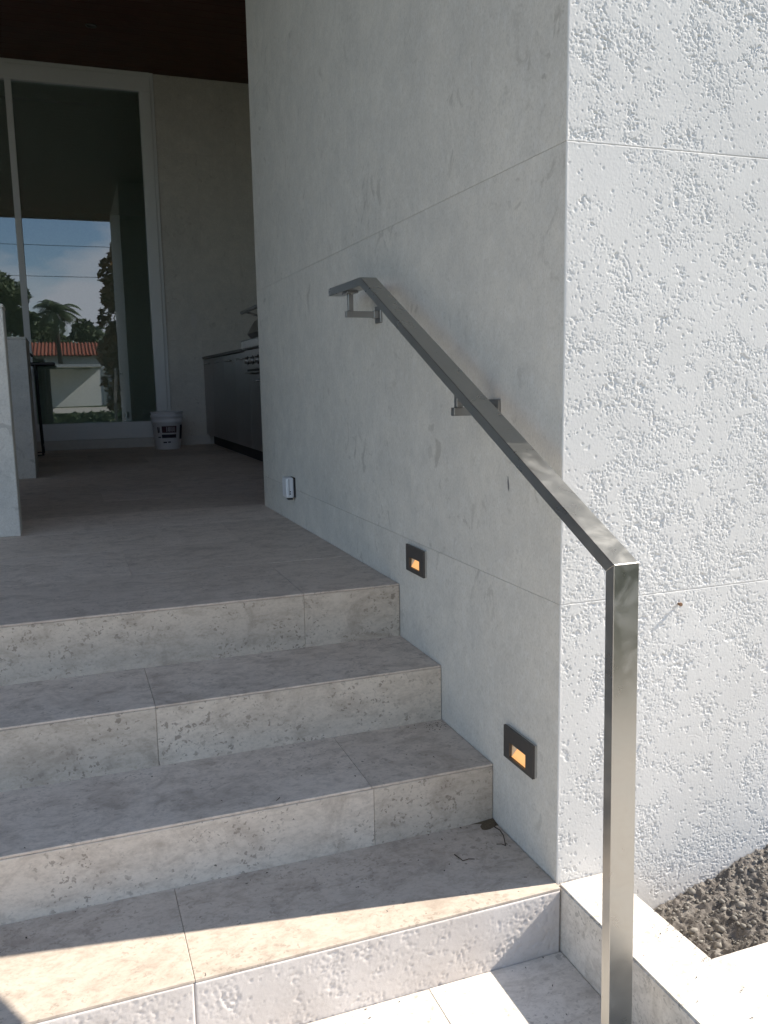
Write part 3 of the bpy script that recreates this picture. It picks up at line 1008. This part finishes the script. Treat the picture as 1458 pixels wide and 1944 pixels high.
box('seat', (-1.42, 6.96, 1.308), (-0.995, 7.36, 1.336), M['black_metal'], st, 0.008, 2)
bm = bmesh.new()
add_tube(bm, [(-1.40, 6.99, 1.33), (-1.26, 6.99, 1.47), (-1.19, 6.99, 1.40)], 0.011, 8)
obj('arm_rest', bm, M['black_metal'], st)
bm = bmesh.new()
add_tube(bm, [(-1.40, 7.33, 1.33), (-1.26, 7.33, 1.47), (-1.19, 7.33, 1.40)], 0.011, 8)
obj('arm_rest', bm, M['black_metal'], st)

bx_, by_ = 0.008, 7.30
bk = thing('bucket', (bx_, by_, ZF), 'white plastic bucket with a dark printed label, on the porch floor', 'bucket')
bm = bmesh.new()
add_lathe(bm, [(0.118, ZF + 0.0008), (0.122, ZF + 0.004), (0.146, ZF + 0.26), (0.150, ZF + 0.262), (0.151, ZF + 0.285), (0.147, ZF + 0.287), (0.149, ZF + 0.315), (0.156, ZF + 0.317),
               (0.157, ZF + 0.338), (0.150, ZF + 0.340), (0.152, ZF + 0.360), (0.160, ZF + 0.362), (0.160, ZF + 0.372), (0.150, ZF + 0.372), (0.146, ZF + 0.30), (0.116, ZF + 0.01)], 40, (bx_, by_, 0), True)
obj('body', bm, M['plastic'], bk, True)
def patch(name, a0, a1, z0, z1, m, e=0.0012, n=10):
    """a print wrapped round the bucket's side (angles from the camera side, degrees)"""
    bm = bmesh.new()
    lo, hi = [], []
    for k in range(n + 1):
        a = RAD(-90 + a0 + (a1 - a0) * k / n)
        for z, lst in ((z0, lo), (z1, hi)):
            r = 0.122 + (z - 0.004) * (0.146 - 0.122) / 0.256 + e
            lst.append(bm.verts.new((bx_ + r * math.cos(a), by_ + r * math.sin(a), ZF + z)))
    for k in range(n):
        bm.faces.new((lo[k], lo[k + 1], hi[k + 1], hi[k]))
    return obj(name, bm, m, bk, True)
patch('label_band', -28, 32, 0.166, 0.232, M['ink_red'])
patch('label_band', -30, 31, 0.115, 0.150, M['ink'])
for k, a in enumerate((-9, -3, 2, 7, 12, 18, 23)):
    patch('letter', a, a + 1.7, 0.176 + 0.004 * (k % 2), 0.222, M['plastic'], 0.002, 2)
patch('letter', -48, -42, 0.165, 0.225, M['ink'], 0.0012, 3)
patch('letter', -40, -37, 0.168, 0.222, M['ink'], 0.0012, 3)
patch('letter', -48, -34, 0.118, 0.128, M['ink'], 0.0012, 3)
patch('letter', -26, -10, 0.065, 0.078, M['ink'], 0.0012, 3)
patch('letter', -6, 6, 0.067, 0.080, M['ink'], 0.0012, 3)
patch('label_band', 52, 82, 0.10, 0.24, M['ink'])
bm = bmesh.new()
add_tube(bm, [(bx_ - 0.157 * math.cos(t) - 0.004, by_ - 0.03 - 0.13 * math.sin(t) * 0.25, ZF + 0.33 - 0.19 * math.sin(t)) for t in [math.pi * k / 14 for k in range(0, 8)]], 0.0022, 6)
obj('bail_handle', bm, M['zinc'], bk)

# ================================================================ OUTDOOR KITCHEN
kc = thing('kitchen_counter', (0.85, 6.0, ZF), 'dark steel fronted outdoor kitchen counter against the back wall', 'counter')
CX = 0.469
box('carcass', (CX + 0.02, 3.6, ZF + 0.105), (1.295, YB - 0.002, 1.372), M['cabinet'], kc)
box('toe_kick', (CX + 0.07, 3.6, ZF + 0.0006), (1.295, YB - 0.017, ZF + 0.1045), M['gasket'], kc)
box('countertop', (CX - 0.012, 5.43, 1.374), (1.295, YB - 0.002, 1.398), M['bronze'], kc, 0.002)
ys = [3.6, 4.21, 4.80, 5.40, 5.98, 6.57, 7.16, YB - 0.004]
for a, b in zip(ys, ys[1:]):
    top = 1.368 if a > 5.3 else 1.185
    d = box('cabinet_door', (CX, a + 0.002, ZF + 0.108), (CX + 0.0195, b - 0.002, top), M['cabinet'], kc, 0.0015)
    bm = bmesh.new()
    yc = (a + b) / 2
    add_tube(bm, [(CX - 0.001, yc - 0.09, top - 0.05), (CX - 0.03, yc - 0.085, top - 0.05), (CX - 0.03, yc + 0.085, top - 0.05), (CX - 0.001, yc + 0.09, top - 0.05)], 0.006, 8)
    obj('handle', bm, M['steel_dark'], d)

gr = thing('grill', (0.8, 4.82, 1.19), 'stainless steel barbecue grill built into the counter', 'grill')
box('control_panel', (CX - 0.035, 4.22, 1.192), (CX + 0.018, 5.42, 1.372), M['steel_dark'], gr, 0.004)
box('bull_nose', (CX - 0.055, 4.22, 1.375), (1.05, 5.42, 1.45), M['steel'], gr, 0.012, 2)
for k in range(6):
    bm = bmesh.new()
    yk = 4.32 + 0.19 * k
    add_tube(bm, [(CX - 0.0355, yk, 1.29), (CX - 0.062, yk, 1.29), (CX - 0.066, yk, 1.29)], [0.026, 0.024, 0.016], 14)
    kb = obj('knob', bm, M['zinc'], gr)
    bm = bmesh.new()
    add_tube(bm, [(CX - 0.0352, yk, 1.29), (CX - 0.038, yk, 1.29)], 0.036, 16)
    obj('bezel', bm, M['gasket'], kb)
box('drip_slot', (CX - 0.0365, 4.3, 1.205), (CX - 0.0352, 5.3, 1.222), M['gasket'], gr)
bm = bmesh.new()
hood = [(CX + 0.03, 1.452), (CX - 0.01, 1.50), (CX + 0.05, 1.60), (CX + 0.2, 1.70), (CX + 0.45, 1.72), (1.04, 1.60), (1.04, 1.452)]
a = [bm.verts.new((x, 4.26, z)) for x, z in hood]
b = [bm.verts.new((x, 5.38, z)) for x, z in hood]
bm.faces.new(a[::-1])
bm.faces.new(b)
for k in range(len(hood)):
    n = (k + 1) % len(hood)
    bm.faces.new((a[k], a[n], b[n], b[k]))
bmesh.ops.recalc_face_normals(bm, faces=bm.faces[:])
obj('hood', bm, M['steel_dark'], gr)
bm = bmesh.new()
add_tube(bm, [(CX - 0.05, 4.30, 1.665), (CX - 0.05, 5.36, 1.665)], 0.014, 12)
add_tube(bm, [(CX - 0.05, 4.42, 1.665), (CX + 0.10, 4.42, 1.62)], 0.009, 8)
add_tube(bm, [(CX - 0.05, 5.24, 1.665), (CX + 0.10, 5.24, 1.62)], 0.009, 8)
obj('hood_handle', bm, M['steel_dark'], gr, True)

# ================================================================ TWIGS AND LITTER
def twig(name, pts, z, r, label):
    bm = bmesh.new()
    add_tube(bm, [(x, y, z + r + dz) for x, y, dz in pts], [r * (1.0 - 0.45 * k / (len(pts) - 1)) for k in range(len(pts))], 6)
    return tag(obj(name, bm, M['twig'], None, True), label, 'twig')
twig('twig', [(-0.0173, 0.262, 0.003), (-0.0130, 0.243, 0.004), (-0.016, 0.218, 0.003), (-0.0238, 0.1973, 0.001), (-0.0306, 0.1794, 0), (-0.038, 0.186, 0.002), (-0.048, 0.1934, 0)], ZT1, 0.0013,
     'curved dark twig leaning from the dirty corner of the bottom step')
twig('twig', [(-0.162, 0.1885, 0.001), (-0.1585, 0.171, 0.0015), (-0.1543, 0.158, 0), (-0.140, 0.157, 0.002), (-0.1263, 0.1538, 0.0005)], ZT1, 0.0012,
     'small bent twig lying alone on the shaded bottom step')
twig('twig', [(-0.545, 0.33, 0.001), (-0.55, 0.322, 0.002), (-0.556, 0.3195, 0)], ZT2, 0.0010, 'tiny dark twig at the nosing of the second step')
rg = random.Random(12)
bm = bmesh.new()
def bit(x, y, z, s, riser=False):
    a = rg.uniform(0, math.pi)
    c, sn = math.cos(a), math.sin(a)
    l, w = s, s * rg.uniform(0.2, 0.6)
    q = [(-l, -w * .6), (l * .3, -w), (l, w * .2), (-l * .2, w)]
    vs = [bm.verts.new((x + p * c - t * sn, y + p * sn + t * c, z + 0.0009 + rg.uniform(0, 0.0014))) for p, t in q]
    bm.faces.new(vs)
for (y0, y1, z, n) in ((Y1 + 0.02, Y2 - 0.006, ZT1, 34), (Y2 + 0.01, Y3 - 0.006, ZT2, 30), (Y3 + 0.01, Y4 - 0.006, ZT3, 22), (Y4 + 0.02, 2.9, ZF, 34), (-0.45, Y1 - 0.006, ZG, 60)):
    for _ in range(n):
        x = -rg.random() ** 1.3 * 1.25 - 0.006
        yy = rg.uniform(y0, y1)
        if rg.random() < 0.45:
            yy = y1 - abs(rg.gauss(0, 0.025))
        bit(x, min(max(yy, y0), y1), z, rg.uniform(0.0012, 0.0042))
for _ in range(70):
    bit(-abs(rg.gauss(0, 0.05)) - 0.004, Y3 - 0.004 - abs(rg.gauss(0, 0.035)), ZT2, rg.uniform(0.001, 0.003))
for _ in range(46):
    bit(rg.uniform(0.01, 0.5), rg.uniform(-0.62, KY - 0.02), 0.0006, rg.uniform(0.001, 0.0035))
for _ in range(22):
    bit(rg.uniform(0.01, 0.125), rg.uniform(KY, -0.02), 0.0006, rg.uniform(0.001, 0.003))
for _ in range(40):
    bit(rg.gauss(0.13, 0.008), rg.uniform(KY, -0.15), 0.0006, rg.uniform(0.001, 0.003))
lit = obj('leaf_litter', bm, M['leafbit'], None)
lit['kind'] = 'stuff'
tag(lit, 'dark crumbs of dry leaf scattered over the steps and landing', 'litter')
# little drift of sand in the corner of the bottom step
bm = bmesh.new()
c0 = Vector((-0.0016, Y2 - 0.001, ZT1 + 0.0055))
ring = []
for k in range(15):
    a = math.pi + (math.pi / 2) * k / 14
    r = (0.050 + 0.012 * math.sin(5 * a) + rg.uniform(-.004, .004)) * (1.0 if k > 0 else 1.1)
    ring.append((math.cos(a) * r * 1.1, math.sin(a) * r * 0.75))
vc = bm.verts.new(c0)
mid = [bm.verts.new((c0.x + p * .5, c0.y + q * .5, ZT1 + 0.0032 + rg.uniform(-.0006, .0006))) for p, q in ring]
out = [bm.verts.new((c0.x + p, c0.y + q, ZT1 + 0.0007)) for p, q in ring]
for k in range(14):
    bm.faces.new((vc, mid[k], mid[k + 1]))
    bm.faces.new((mid[k], out[k], out[k + 1], mid[k + 1]))
bmesh.ops.recalc_face_normals(bm, faces=bm.faces[:])
dr = obj('sand_drift', bm, M['drift'], None, True)
dr['kind'] = 'stuff'
tag(dr, 'small brown drift of dirt in the corner of the bottom step', 'dirt')

# ================================================================ ACROSS THE STREET (seen in the window and in the steel)
road = structure(box('road', (-120, -46.0, GZ - 0.2), (120, -33.0, GZ), M['road']))

gw = thing('garden_wall', (-0.8, -48.5, GZ), 'white garden wall and carport across the street, half in shadow', 'wall')
bm = bmesh.new()
ga, gb = Vector((-4.6, -46.8, 0)), Vector((1.25, -50.4, 0))
d = (gb - ga).normalized()
n = Vector((-d.y, d.x, 0))
for z0, z1, t in ((GZ, 2.35, 0.2),):
    vs = []
    for z in (z0, z1):
        for p in (ga, gb, gb - n * t, ga - n * t):
            vs.append(bm.verts.new((p.x, p.y, z)))
    for f in ((0, 1, 2, 3), (4, 5, 6, 7), (0, 1, 5, 4), (1, 2, 6, 5), (2, 3, 7, 6), (3, 0, 4, 7)):
        bm.faces.new([vs[q] for q in f])
bmesh.ops.recalc_face_normals(bm, faces=bm.faces[:])
obj('wall_panel', bm, M['stucco'], gw)
box('carport_roof', (-6.5, -51.5, 2.42), (1.2, -44.5, 2.6), M['stucco'], gw)
box('gate_post', (1.3, -50.7, GZ), (1.55, -50.4, 2.6), M['stucco'], gw)

def house(x0, x1, y0, y1, eave, ridge, label, group=None):
    h = thing('house', ((x0 + x1) / 2, (y0 + y1) / 2, GZ), label, 'house', group)
    box('wall', (x0, y0, GZ), (x1, y1, eave), M['stucco'], h)
    bm = bmesh.new()
    o = 0.7
    cx, w = (x0 + x1) / 2, (y1 - y0) / 2 + o
    ym = (y0 + y1) / 2
    b = [bm.verts.new(c) for c in ((x0 - o, y0 - o, eave), (x1 + o, y0 - o, eave), (x1 + o, y1 + o, eave), (x0 - o, y1 + o, eave))]
    t = [bm.verts.new((x0 - o + w, ym, ridge)), bm.verts.new((x1 + o - w, ym, ridge))]
    for f in ((b[0], b[1], t[1], t[0]), (b[1], b[2], t[1]), (b[2], b[3], t[0], t[1]), (b[3], b[0], t[0]), (b[3], b[2], b[1], b[0])):
        bm.faces.new(f)
    bmesh.ops.recalc_face_normals(bm, faces=bm.faces[:])
    rf = obj('roof', bm, M['tile'], h)
    # half-round tile ribs on the slope that faces the street
    sl = math.hypot(w, ridge - eave)
    bm = bmesh.new()
    x = x0 - o + 0.25
    while x < x1 + o:
        top = min(1.0, (x - (x0 - o)) / w, ((x1 + o) - x) / w)
        p0 = Vector((x, y1 + o + 0.02, eave + 0.02))
        p1 = Vector((x, y1 + o - w * top, eave + (ridge - eave) * top + 0.03))
        if top > 0.06:
            add_tube(bm, [p0, p1], 0.085, 6)
        x += 0.30
    rr = obj('roof_tile_ribs', bm, M['tile'], rf)
    rr['kind'] = 'stuff'
    x = x0 + 1.0
    while x < x1 - 1.5:
        wn_ = box('window', (x, y1 - 0.05, GZ + 1.0), (x + 1.5, y1 + 0.03, eave - 0.7), M['stucco'], h)
        box('pane', (x + 0.08, y1 + 0.031, GZ + 1.08), (x + 1.42, y1 + 0.04, eave - 0.78), M['dark_pane'], wn_)
        x += 3.1
    return h
house(-11.0, 7.5, -72.0, -61.5, 3.7, 5.0, 'house with a red clay tile roof across the street, reflected in the window')
house(14.0, 27.0, -71.0, -62.0, 4.0, 5.8, 'second red roofed house farther right across the street, outside the photo')

def leaves_mesh(rng, centres, n, size, flat=0.6):
    P, Qd = [], []
    for k in range(n):
        c, r = centres[rng.randrange(len(centres))]
        while True:
            d = Vector((rng.uniform(-1, 1), rng.uniform(-1, 1), rng.uniform(-1, 1)))
            if d.length <= 1:
                break
        d = d.normalized() * (d.length ** 0.45)
        p = Vector(c) + Vector((d.x * r[0], d.y * r[1], d.z * r[2]))
        a = Vector((rng.gauss(0, 1), rng.gauss(0, 1), rng.gauss(0, flat))).normalized()
        b = a.cross(Vector((rng.gauss(0, 1), rng.gauss(0, 1), rng.gauss(0, 1)))).normalized()
        s = size * rng.uniform(0.6, 1.4)
        i0 = len(P)
        P += [p - a * s, p - b * s * .45, p + a * s, p + b * s * .45]
        Qd.append((i0, i0 + 1, i0 + 2, i0 + 3))
    return np.array([tuple(p) for p in P]), np.array(Qd)

def tree(x, y, h, w, label, seed, leaf='leaf', trunk=0.3, low=0.35, n=2600, size=0.28, name='tree', group='trees across the street'):
    rng = random.Random(seed)
    t = thing(name, (x, y, GZ), label, 'tree', group)
    bm = bmesh.new()
    top = GZ + h * 0.8
    add_tube(bm, [(x, y, GZ - 0.05), (x + rng.uniform(-.1, .1), y, GZ + h * .25), (x + rng.uniform(-.3, .3), y + rng.uniform(-.3, .3), GZ + h * .5), (x + rng.uniform(-.3, .3), y, top)], [trunk, trunk * .75, trunk * .5, trunk * .15], 9)
    cs = []
    for k in range(9):
        a = rng.uniform(0, 6.28)
        zz = GZ + h * rng.uniform(low + 0.1, 0.88)
        rr = w * rng.uniform(0.25, 0.62) * (1.0 - 0.5 * max(0, (zz - GZ) / h - 0.6) / 0.4)
        c = (x + math.cos(a) * rr, y + math.sin(a) * rr, zz)
        add_tube(bm, [(x, y, GZ + h * rng.uniform(.2, .5)), ((x + c[0]) / 2, (y + c[1]) / 2, zz - .3), c], [trunk * .4, trunk * .25, trunk * .06], 6)
        q = w * rng.uniform(0.28, 0.5)
        cs.append((c, (q, q, q * rng.uniform(.6, .95))))
    cs.append(((x, y, GZ + h * 0.85), (w * .4, w * .4, h * .15)))
    if low < 0.05:
        for k in range(7):
            cs.append(((x, y, GZ + h * (0.06 + 0.12 * k)), (w * rng.uniform(.62, .8), w * .7, h * .11)))
    obj('trunk', bm, M['bark'], t, True)
    P, Qd = leaves_mesh(rng, cs, n, size)
    mesh_np('crown', P, Qd, M[leaf], t)
    return t

def palm(x, y, h, fr, label, seed, group='palms across the street'):
    rng = random.Random(seed)
    t = thing('palm_tree', (x, y, GZ), label, 'palm', group)
    bm = bmesh.new()
    lean = rng.uniform(-.4, .4)
    add_tube(bm, [(x, y, GZ - 0.05), (x + lean * .3, y, GZ + h * .4), (x + lean, y, GZ + h)], [0.26, 0.19, 0.15], 10)
    obj('trunk', bm, M['bark'], t, True)
    P, Qd = [], []
    for k in range(22):
        a = 2 * math.pi * k / 22 + rng.uniform(-.15, .15)
        el = rng.uniform(-0.5, 1.25)
        L = fr * rng.uniform(.8, 1.1)
        prev = Vector((x + lean, y, GZ + h))
        dirv = Vector((math.cos(a) * math.cos(el), math.sin(a) * math.cos(el), math.sin(el)))
        m = 13
        for s in range(m):
            nd = (dirv + Vector((0, 0, -0.11 * s))).normalized()
            cur = prev + nd * (L / m)
            side = nd.cross(Vector((0, 0, 1)))
            if side.length < .01:
                side = Vector((1, 0, 0))
            side.normalize()
            ll = fr * 0.30 * math.sin(math.pi * (s + 1.2) / (m + 1.6))
            for sg in (-1, 1):
                tip = cur + side * sg * ll + nd * ll * .5 + Vector((0, 0, -ll * .45))
                wv = nd * 0.045
                i0 = len(P)
                P += [prev - wv, prev + wv, tip + wv * .2, tip - wv * .2]
                Qd.append((i0, i0 + 1, i0 + 2, i0 + 3))
                i0 = len(P)
                pm = (prev + cur) / 2
                P += [pm - wv, pm + wv, tip + nd * .06 + wv * .2, tip + nd * .06 - wv * .2]
                Qd.append((i0, i0 + 1, i0 + 2, i0 + 3))
            prev = cur
    mesh_np('crown', np.array([tuple(p) for p in P]), np.array(Qd), M['frond'], t)
    return t

tree(-5.6, -56.0, 10.2, 3.3, 'tall dark tree reflected at the left edge of the window', 1, n=3600)
tree(-11.5, -57.5, 9.0, 3.6, 'broad dark tree left of the red roofed house, outside the reflection', 2)
tree(-3.2, -75.5, 8.6, 3.2, 'rounded green tree behind the left end of the red roof', 3)
tree(0.6, -76.5, 8.2, 2.8, 'green tree behind the middle of the red roof', 4)
tree(3.4, -75.0, 6.9, 2.2, 'smaller pale tree behind the red roof, beside the brown tree', 5)
tree(2.1, -29.5, 9.0, 2.0, 'dense brown leaved tree reflected beside the shaded wall corner', 6, leaf='leaf_brown', low=0.0, n=9000, size=0.2)
tree(12.0, -30.0, 7.0, 2.6, 'leafy tree on the lawn to the right, outside the photo', 8, group='garden trees')
tree(8.6, -11.0, 5.2, 1.9, 'small leafy tree near the right of the front lawn', 9, n=3200, size=0.2, group='garden trees')
palm(-1.5, -59.0, 7.4, 2.3, 'feathery palm rising in front of the red roofed house', 21)
palm(1.5, -78.5, 6.8, 2.0, 'shorter palm behind the red roof', 22)
palm(4.9, -58.5, 9.6, 2.6, 'tall palm beside the brown tree', 23)

# hedge along the front garden, left of the path
def hedge(x0, x1, y0, y1, h, label, seed):
    rng = random.Random(seed)
    cs = []
    x = x0
    while x < x1:
        cs.append(((x, (y0 + y1) / 2 + rng.uniform(-.15, .15), GZ + h * .5), (0.6, (y1 - y0) / 2, h * rng.uniform(.48, .58))))
        x += 0.55
    P, Qd = leaves_mesh(rng, cs, 5200, 0.09)
    o = mesh_np('hedge', P, Qd, M['leaf'], None)
    tag(o, label, 'hedge')
hedge(2.2, 9.0, -5.4, -4.4, 0.9, 'clipped green hedge along the front lawn, mirrored in the steel post', 31)

hedge(-9.0, 3.0, -10.2, -9.4, 0.66, 'low dark hedge crossing the front lawn, seen at the foot of the window reflection', 32)

# power lines over the street
for k, (px) in enumerate((-26.0, 24.0)):
    po = thing('utility_pole', (px, -32.0, GZ), ('wooden utility pole far left along the street', 'wooden utility pole far right along the street')[k], 'pole', 'utility poles along the street')
    bm = bmesh.new()
    add_tube(bm, [(px, -32.0, GZ - .05), (px, -32.0, 9.2)], [0.16, 0.11], 10)
    obj('shaft', bm, M['bark'], po, True)
    box('cross_arm', (px - 0.06, -33.0, 8.40), (px + 0.06, -31.0, 8.52), M['bark'], po)
for z, nm in ((8.36, 'upper power line over the street'), (6.80, 'lower power line over the street')):
    bm = bmesh.new()
    add_tube(bm, [(px, -32.0, z + 0.25 * ((px + 1) / 25) ** 2) for px in [-26 + 2.5 * q for q in range(21)]], 0.014, 6)
    tag(obj('power_line', bm, M['gasket'], None, True), nm, 'wire', 'power lines over the street')
